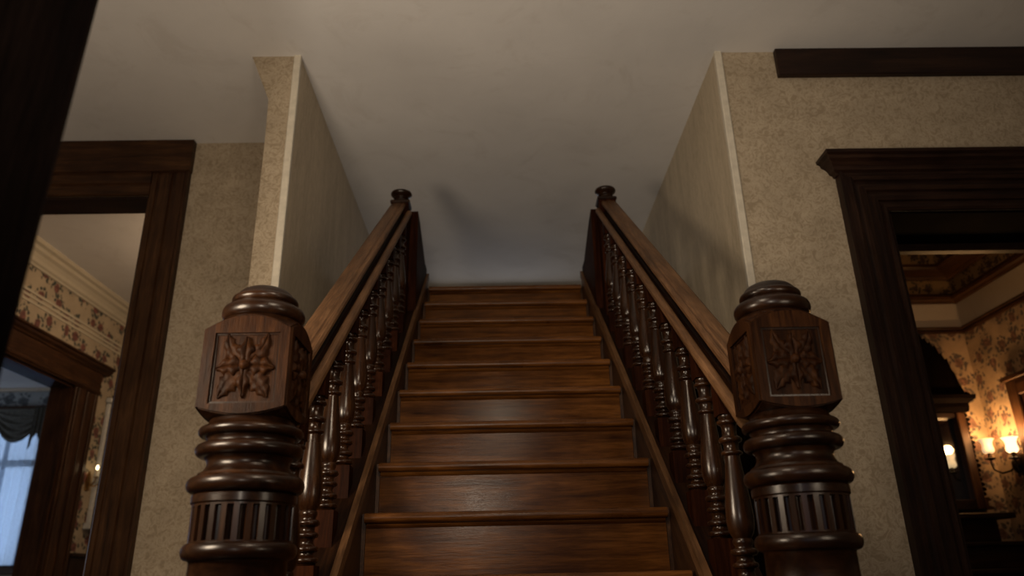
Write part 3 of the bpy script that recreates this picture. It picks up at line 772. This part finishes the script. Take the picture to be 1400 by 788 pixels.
# inner doorway casing (in the left wall)
d4 = empty('door_4', (PX, 4.85, 0), 'brown wooden doorway with capped header inside the left room', kind='structure')
def ycas(y0, y1, z0, z1, d, name, mt): return box(PX, PX+d, y0, y1, z0, z1, 0.004).build(name, mt, d4)
for a, b2 in ((OY1, OY1+0.335), (OY0-0.16, OY0)):
    c = ycas(a, b2, 0.0, OZ, 0.028, 'casing_side', 'casing_upright')
    for q in (0.12, 0.5, 0.86):
        box(PX+0.0282, PX+0.040, a+(b2-a)*q-0.018, a+(b2-a)*q+0.018, 0.0, OZ-0.004, 0.004).build('moulding', 'casing_upright', c)
hd = ycas(OY0-0.16, OY1+0.335, OZ+0.0005, EYE+1.655, 0.034, 'casing_head', 'casing_deep')
box(PX+0.0342, PX+0.045, OY0-0.16, OY1+0.335, OZ+0.012, OZ+0.036, 0.004).build('moulding', 'casing_deep', hd)
cpz = [(0.0, 1.6555), (0.040, 1.6555), (0.048, 1.668), (0.066, 1.680), (0.072, 1.696), (0.088, 1.702), (0.088, 1.716), (0.0, 1.716)]
MB().loft([[(PX+d_, OY0-0.22, EYE+z_) for d_, z_ in cpz], [(PX+d_, OY1+0.42, EYE+z_) for d_, z_ in cpz]]).build('cap_moulding', 'casing_deep', d4)
box(PX-0.165, PX+0.002, OY1-0.014, OY1+0.002, 0, OZ).build('jamb', 'casing_upright', d4)
box(PX-0.165, PX+0.002, OY0-0.002, OY0+0.014, 0, OZ).build('jamb', 'casing_upright', d4)
box(PX-0.165, PX+0.002, OY0, OY1, OZ-0.014, OZ+0.002).build('head_jamb', 'casing_deep', d4)
# tall pale pier glass on the wall beyond
e = empty('pier_mirror', (PX, 6.75, EYE+0.44), 'tall narrow pale framed mirror on the rose papered wall beyond the inner doorway', 'mirror')
my0, my1, mz0, mz1 = 6.24, 7.12, EYE+0.50, EYE+1.46
for a, b2 in ((my0, my0+0.085), (my1-0.085, my1)):
    box(PX+0.001, PX+0.034, a, b2, mz0, mz1, 0.006).build('frame_stile', 'pale_paint', e)
box(PX+0.001, PX+0.034, my0+0.085, my1-0.085, mz1-0.09, mz1).build('frame_rail', 'pale_paint', e)
box(PX+0.001, PX+0.055, my0-0.02, my1+0.02, mz1+0.0005, mz1+0.04, 0.008).build('frame_cornice', 'pale_paint', e)
box(PX+0.001, PX+0.014, my0+0.085, my1-0.085, mz0, mz1-0.09).build('glass', 'mirror_glass', e)
box(PX+0.001, PX+0.085, my0-0.03, my1+0.03, mz0-0.05, mz0-0.0005, 0.006).build('ledge', 'pale_paint', e)
# candle sconce in front of it
e = empty('candle_sconce', (PX+0.001, 6.165, EYE+0.82), 'small brass wall sconce with lit bulbs beside the inner doorway, left room', 'wall lamp')
MB().prism([(6.14, EYE+0.74), (6.19, EYE+0.74), (6.20, EYE+0.80), (6.185, EYE+0.87), (6.165, EYE+0.89), (6.145, EYE+0.87), (6.13, EYE+0.80)], 'x', PX+0.001, PX+0.012).build('back_plate', 'brass', e)
for dy in (-0.035, 0.05):
    MB().tube([(PX+0.01, 6.165, EYE+0.80), (PX+0.04, 6.165+dy*0.5, EYE+0.775), (PX+0.075, 6.165+dy, EYE+0.80), (PX+0.08, 6.165+dy, EYE+0.83)], 0.005).build('arm', 'brass', e, True)
    MB().lathe([(0.004, EYE+0.828), (0.016, EYE+0.835), (0.018, EYE+0.842), (0.008, EYE+0.843)], PX+0.08, 6.165+dy, 12).build('cup', 'brass', e, True)
    cdl = MB().lathe([(0.007, EYE+0.842), (0.007, EYE+0.893), (0.003, EYE+0.896)], PX+0.08, 6.165+dy, 12).build('candle_tube', 'candle_wax', e, True)
    MB().lathe([(0.002, EYE+0.896), (0.009, EYE+0.906), (0.009, EYE+0.916), (0.002, EYE+0.934)], PX+0.08, 6.165+dy, 12).build('bulb', 'flame_bulb', cdl, True)

# ------------------------------------------------------------------ window room beyond
WY = 9.0
WX0, WX1, WZ0, WZ1 = -7.05, -5.40, EYE+0.22, EYE+2.02
o = MB()
o.quad_box(-9.1, WX0, WY, WY+0.2, 0, H); o.quad_box(WX1, PX-0.16, WY, WY+0.2, 0, H)
o.quad_box(WX0, WX1, WY, WY+0.2, 0, WZ0); o.quad_box(WX0, WX1, WY, WY+0.2, WZ1, H)
wall('wall_window_room', o, 'plain_plaster', 'shadowed wall round the curtained window far left')
o = MB()
o.quad_box(-9.2, -9.1, -2.6, 5.4, 0, H); o.quad_box(-9.2, -9.1, 7.4, 9.3, 0, H); o.quad_box(-9.2, -9.1, 5.4, 7.4, 0, 0.7); o.quad_box(-9.2, -9.1, 5.4, 7.4, 2.5, H)
wall('wall_window_room_left', o, 'plain_plaster', 'left wall of the window room')
wall('wall_window_room_near', box(-9.1, PX-0.16, YR+0.0, YR+0.17, 0, H), 'plain_plaster', 'near wall of the window room')
o = box(-9.1, PX-0.16, WY-0.008, WY, EYE+2.06, EYE+2.26).build('trim_7', 'bluish_border'); o['kind'] = 'structure'; o['label'] = 'dim patterned wallpaper border above the swag curtain'
o = box(-9.1, PX-0.16, WY-0.05, WY, EYE+2.2605, H-0.001, 0.006).build('trim_8', 'plain_plaster'); o['kind'] = 'structure'; o['label'] = 'plain cornice above the patterned border in the window room'
w = empty('window_1', ((WX0+WX1)/2, WY, WZ0), 'tall sash window glowing blue behind sheer curtains', kind='structure')
for a, b2 in ((WX0, WX0+0.06), (WX1-0.06, WX1)): box(a, b2, WY+0.02, WY+0.10, WZ0, WZ1).build('window_frame', 'casing_upright', w)
for a, b2 in ((WZ0, WZ0+0.07), (EYE+1.38, EYE+1.45), (WZ1-0.06, WZ1)): box(WX0+0.06, WX1-0.06, WY+0.02, WY+0.10, a, b2).build('sash_rail', 'casing_cross', w)
mxc = (WX0+WX1)/2
for xx in (mxc-0.4, mxc, mxc+0.4): box(xx-0.014, xx+0.014, WY+0.03, WY+0.08, WZ0+0.07, WZ1-0.06).build('glazing_bar', 'casing_upright', w)
xs = [WX0+0.06, mxc-0.414, mxc-0.386, mxc-0.014, mxc+0.014, mxc+0.386, mxc+0.414, WX1-0.06]
for i in range(0, 8, 2):
    for a, b2 in ((WZ0+0.07, EYE+1.38), (EYE+1.45, WZ1-0.06)):
        box(xs[i], xs[i+1], WY+0.052, WY+0.058, a, b2).build('pane', 'clear_pane', w)
box(WX0-0.05, WX1+0.05, WY-0.07, WY+0.02, WZ0-0.035, WZ0, 0.005).build('window_sill', 'casing_cross', w)
for a, b2 in ((WX0-0.11, WX0), (WX1, WX1+0.11)): box(a, b2, WY-0.025, WY, WZ0, WZ1+0.04).build('casing_side', 'casing_upright', w)
# sheer curtains
def drape(name, x0, x1, z0, z1, folds, label, y=WY-0.075):
    rows = []
    for iz in range(9):
        z = z1+(z0-z1)*iz/8
        row = []
        for i in range(folds*8+1):
            u = i/(folds*8)
            row.append((x0+(x1-x0)*u, y+0.024*math.sin(u*folds*2*PI+0.3*math.sin(iz))*(0.6+0.5*iz/8), z))
        rows.append(row)
    o = MB().grid(rows).build(name, 'sheer_curtain', None, True, auto=180)
    sm = o.modifiers.new('cloth', 'SOLIDIFY'); sm.thickness = 0.0015
    return tag(o, label, 'curtain', 'sheer curtains at the window')
drape('sheer_curtain', WX0-0.02, mxc-0.005, WZ0+0.06, EYE+2.0, 9, 'sheer pale blue curtain at outer half of far left window')
drape('sheer_curtain', mxc+0.005, WX1+0.04, WZ0+0.06, EYE+2.0, 9, 'sheer pale blue curtain at half of far left window nearest doorway')
# swag valance
e = empty('swag_valance', (mxc, WY-0.12, EYE+1.66), 'dark draped swag valance hanging over the sheer curtains', 'valance')
MB().tube([(WX0-0.08, WY-0.125, EYE+2.045), (WX1+0.08, WY-0.125, EYE+2.045)], 0.016, 10).build('pole', 'casing_cross', e, True)
def swag(x0, x1, drop):
    rows = []
    n = 22
    for i in range(n+1):
        v = i/n
        row = []
        for j in range(29):
            u = j/28
            sag = 4*u*(1-u)
            row.append((x0+(x1-x0)*u, WY-0.128-0.055*math.sin(v*9*PI)*sag*0.55-0.03*sag*v, EYE+2.03-drop*v*(0.30+0.70*sag)-0.01*v))
        rows.append(row)
    o = MB().grid(rows).build('swag', 'swag_fabric', e, True, auto=180)
    o.modifiers.new('cloth', 'SOLIDIFY').thickness = 0.004
sw = (WX1-WX0+0.1)/3
for i in range(3): swag(WX0-0.05+sw*i+0.005, WX0-0.05+sw*(i+1)-0.005, 0.40)
for xx in (WX0-0.02, WX1+0.03):
    rows = []
    for iz in range(8):
        row = []
        for i in range(25):
            u = i/24
            row.append((xx-0.07+0.14*u, WY-0.20+0.014*math.sin(u*6*PI), EYE+2.03-(0.28+0.22*abs(u-0.5)*2)*iz/7))
        rows.append(row)
    o = MB().grid(rows).build('tail', 'swag_fabric', e, True, auto=180)
    o.modifiers.new('cloth', 'SOLIDIFY').thickness = 0.004

# ------------------------------------------------------------------ right parlour
QX, QY = 3.40, 5.19
wall('wall_dining_far', box(XR+0.10, QX+0.1, QY, QY+0.1, 0, H), 'parlour_far_paper', 'far floral papered wall of the lamplit room on the right')
wall('wall_dining_right', box(QX, QX+0.1, YF+WT, QY, 0, H), 'parlour_side_paper', 'floral papered side wall with the sconce in the lamplit room')
# plain plaster band, picture rail and stepped cornice with printed friezes
def run_far(name, prof, mat, label):
    """prof (projection, z) carried along the far wall and the side wall, mitred in the corner."""
    e = empty(name, (QX, QY, EYE+prof[0][1]), label, kind='structure')
    def pts(mode):
        return [{0: (XR+0.10, QY-d_, EYE+z_), 1: (QX-d_, QY-d_, EYE+z_), 2: (QX-d_, YF+WT, EYE+z_)}[mode] for d_, z_ in prof]
    MB().loft([pts(0), pts(1)]).build('far_length', mat[0], e); MB().loft([pts(1), pts(2)]).build('side_length', mat[1], e)
run_far('trim_9', [(0.0, 1.66), (0.004, 1.66), (0.004, 1.845), (0.0, 1.845)], ('plain_plaster', 'plain_plaster'), 'plain plaster band between picture rail and cornice, lamplit room')
run_far('trim_10', [(0.0, 1.615), (0.018, 1.615), (0.024, 1.628), (0.020, 1.640), (0.030, 1.650), (0.030, 1.6595), (0.0, 1.6595)], ('casing_cross', 'casing_deep'), 'wooden picture rail above the floral paper, lamplit room')
run_far('trim_11', [(0.0, 1.8455), (0.020, 1.8455), (0.030, 1.860), (0.046, 1.870), (0.050, 1.890), (0.036, 1.900), (0.036, 1.915), (0.0, 1.915)], ('casing_cross', 'casing_deep'), 'lower wooden cornice moulding, lamplit room')
run_far('trim_12', [(0.0, 1.9155), (0.026, 1.9155), (0.036, 2.020), (0.0, 2.020)], ('frieze_far', 'frieze_side'), 'lower printed frieze of the stepped cornice, lamplit room')
run_far('trim_13', [(0.0, 2.0205), (0.060, 2.0205), (0.080, 2.034), (0.210, 2.040), (0.230, 2.052), (0.230, 2.075), (0.0, 2.075)], ('casing_cross', 'casing_deep'), 'middle wooden step of the cornice, lamplit room')
run_far('trim_14', [(0.0, 2.0755), (0.205, 2.0755), (0.225, 2.175), (0.0, 2.175)], ('frieze_far', 'frieze_side'), 'upper printed frieze of the stepped cornice, lamplit room')
run_far('trim_15', [(0.0, 2.1755), (0.25, 2.1755), (0.275, 2.20), (0.40, 2.205), (0.43, 2.225), (0.43, 2.2995), (0.0, 2.2995)], ('casing_cross', 'casing_deep'), 'top wooden step of the cornice under the ceiling, lamplit room')

# overmantel with mirror and carved crest
OX0, OX1, OYB = 2.36, 3.235, QY
e = empty('overmantel_mirror', ((OX0+OX1)/2, 5.15, EYE+0.335), 'tall dark carved overmantel mirror with jagged crest seen through right doorway', 'mirror')
box(OX0+0.095, OX1-0.095, 5.150, 5.156, EYE+0.44, EYE+0.985).build('mirror_glass', 'mirror_glass', e)
box(OX0, OX1, 5.157, 5.188, EYE+0.336, EYE+1.14).build('back_board', 'dark_upright', e)
for a, b2 in ((OX0+0.035, OX0+0.095), (OX1-0.095, OX1-0.035)):
    box(a, b2, 5.085, 5.1565, EYE+0.375, EYE+1.02, 0.006).build('stile', 'casing_upright', e)
box(OX0+0.095, OX1-0.095, 5.10, 5.1565, EYE+0.375, EYE+0.44, 0.004).build('bottom_rail', 'dark_cross', e)
box(OX0+0.095, OX1-0.095, 5.10, 5.1565, EYE+0.985, EYE+1.02, 0.004).build('top_rail', 'dark_cross', e)
en = [(0.0, 1.0205), (0.02, 1.0205), (0.026, 1.05), (0.026, 1.078), (0.05, 1.095), (0.062, 1.105), (0.066, 1.130), (0.0, 1.130)]
xa, xb = OX0+0.03, OX1-0.03
MB().loft([[(xa-d_, 5.16, EYE+z_) for d_, z_ in en], [(xa-d_, 5.09-d_, EYE+z_) for d_, z_ in en], [(xb+d_, 5.09-d_, EYE+z_) for d_, z_ in en], [(xb+d_, 5.16, EYE+z_) for d_, z_ in en]]).build('entablature', 'ebony_cross', e)
# carved jagged flanks: a run of small scrolls up each side
pr_ = None
for sg, xx in ((1, OX1-0.034), (-1, OX0+0.034)):
    for i in range(18):
        z = EYE+0.46+i*0.031
        c = MB()
        amp = 0.026+0.010*math.sin(i*1.3)
        c.prism([(xx, z), (xx+sg*amp*0.7, z+0.002), (xx+sg*amp, z+0.012), (xx+sg*amp*0.8, z+0.024), (xx+sg*0.012, z+0.029), (xx, z+0.029)], 'y', 5.10, 5.15)
        c.build('carved_scroll', 'ebony_upright', e)
    sp_ = [(xx, EYE+0.376), (xx+sg*0.045, EYE+0.376), (xx+sg*0.05, EYE+0.39), (xx+sg*0.02, EYE+0.40), (xx+sg*0.022, EYE+0.425), (xx+sg*0.045, EYE+0.435), (xx+sg*0.03, EYE+0.452), (xx, EYE+0.452)]
    MB().prism(sp_, 'y', 5.095, 5.15).build('carved_foot', 'casing_upright', e)
# crest: arched pediment with a toothed, leafy outline
crest = []
cxm = (OX0+OX1)/2-0.02
n = 56
for i in range(n+1):
    t = i/n
    xx = OX1-0.0-(OX1-OX0)*t
    dx = abs(xx-cxm)/((OX1-OX0)/2)
    base = 1.135+0.47*(max(0.0, 1-dx**2.6))**0.62
    tooth = 0.040*(1 if i % 2 else -0.3)*(0.6+0.4*math.sin(i*1.7))
    crest.append((xx, EYE+base+tooth))
crest = [(OX1+0.022, EYE+1.1305), (OX1+0.03, EYE+1.145), (OX1+0.004, EYE+1.16)] + crest + [(OX0-0.004, EYE+1.16), (OX0-0.03, EYE+1.145), (OX0-0.022, EYE+1.1305)]
MB().prism(crest, 'y', 5.07, 5.155).build('crest', 'ebony_upright', e)
# mantelpiece below
e = empty('mantelpiece', (2.6, 4.95, 0), 'dark stepped wooden mantelpiece below the carved mirror', 'mantelpiece')
def slab(x0, x1, y0, y1, z0, z1, name, mt): return box(x0, x1, y0, y1, z0, z1, 0.006).build(name, mt, e)
slab(2.20, 3.19, 4.80, 5.186, EYE+0.300, EYE+0.335, 'shelf', 'dark_cross')
slab(2.24, 3.10, 4.86, 5.186, EYE+0.165, EYE+0.2995, 'frieze', 'dark_cross')
slab(2.10, 3.385, 4.80, 5.186, EYE+0.140, EYE+0.1645, 'ledge', 'dark_cross')
slab(2.14, 3.37, 4.84, 5.186, EYE+0.010, EYE+0.1395, 'upper_panel', 'dark_cross')
slab(2.06, 3.39, 4.70, 5.186, EYE-0.02, EYE+0.0095, 'ledge', 'dark_cross')
slab(2.10, 3.36, 4.76, 5.186, 0.0, EYE-0.0205, 'body', 'dark_upright')

# two-light wall sconce
SCX, SCY, SCZ = QX, 4.925, EYE+0.64
e = empty('wall_sconce', (SCX, SCY, SCZ-0.08), 'bronze two armed wall sconce with lit frosted glass shades', 'wall lamp')
MB().lathe([(0.002, SCZ-0.085), (0.012, SCZ-0.07), (0.006, SCZ-0.06), (0.02, SCZ-0.045), (0.030, SCZ-0.02), (0.032, SCZ+0.01), (0.022, SCZ+0.03), (0.010, SCZ+0.045), (0.016, SCZ+0.06), (0.010, SCZ+0.075), (0.002, SCZ+0.09)], SCX-0.04, SCY, 16).build('body', 'dark_bronze', e, True)
MB().lathe([(0.002, SCZ+0.09), (0.011, SCZ+0.098), (0.011, SCZ+0.108), (0.002, SCZ+0.12)], SCX-0.04, SCY, 14).build('finial', 'brass', e, True)
bp_ = MB(); bp_.v = []; 
rows = [[(SCX-0.001-dd, SCY+rr*math.cos(2*PI*q/20), SCZ+1.35*rr*math.sin(2*PI*q/20)) for q in range(20)] for dd, rr in ((0.0, 0.055), (0.010, 0.055), (0.018, 0.045), (0.020, 0.03))]
bp_.loft(rows).build('back_plate', 'dark_bronze', e, True)
for dy, mt, zoff, pw in ((0.115, 'lit_glass_shade', 0.03, 1.1), (-0.125, 'bright_glass_shade', 0.0, 1.7)):
    ay = SCY+dy; axx = SCX-0.13; zb = SCZ+0.055+zoff
    arm = MB().tube([(SCX-0.04, SCY, SCZ), (SCX-0.06, SCY+dy*0.35, SCZ-0.035), (SCX-0.09, SCY+dy*0.75, SCZ-0.045), (SCX-0.12, SCY+dy, SCZ-0.02), (axx, ay, SCZ+0.02), (axx, ay, zb-0.02)], 0.0065, 8).build('arm', 'dark_bronze', e, True)
    MB().lathe([(0.003, zb-0.045), (0.010, zb-0.042), (0.030, zb-0.036), (0.036, zb-0.030), (0.030, zb-0.027), (0.012, zb-0.024), (0.010, zb-0.002), (0.018, zb+0.006)], axx, ay, 20).build('drip_pan', 'dark_bronze', arm, True)
    sh = MB()
    prof = smooth_prof([(0.024, zb+0.004), (0.034, zb+0.014), (0.036, zb+0.030), (0.032, zb+0.050), (0.033, zb+0.070), (0.041, zb+0.088), (0.050, zb+0.098)], 4)
    inner = [(r_-0.003, z_) for r_, z_ in reversed(prof)]
    sh.lathe(prof+inner, axx, ay, 28, True).build('glass_shade', mt, e, True, auto=70)
    MB().lathe([(0.004, zb+0.006), (0.016, zb+0.020), (0.018, zb+0.034), (0.010, zb+0.048), (0.001, zb+0.052)], axx, ay, 14).build('bulb', 'flame_bulb', e, True)
    point_light('sconce_light', (axx, ay, zb+0.13), 6.0*pw, (1.0, 0.53, 0.20), 0.03)

# dark framed opening on the side wall at the frame edge
e = empty('framed_panel', (QX, 4.4, EYE+0.25), 'dark wooden framed panel on the lamplit side wall right of the sconce', 'frame')
fy0, fy1, fz0, fz1 = 4.05, 4.85, EYE+0.25, EYE+1.16
for a, b2 in ((fy0, fy0+0.10), (fy1-0.10, fy1)): box(QX-0.035, QX-0.001, a, b2, fz0, fz1, 0.006).build('frame_stile', 'casing_upright', e)
for a, b2 in ((fz0, fz0+0.10), (fz1-0.10, fz1)): box(QX-0.034, QX-0.001, fy0+0.10, fy1-0.10, a, b2, 0.006).build('frame_rail', 'casing_deep', e)
box(QX-0.014, QX-0.001, fy0+0.10, fy1-0.10, fz0+0.10, fz1-0.10).build('panel', 'dark_upright', e)
box(QX-0.050, QX-0.001, fy0-0.02, fy1+0.02, fz1+0.0005, fz1+0.035, 0.006).build('frame_cornice', 'casing_deep', e)
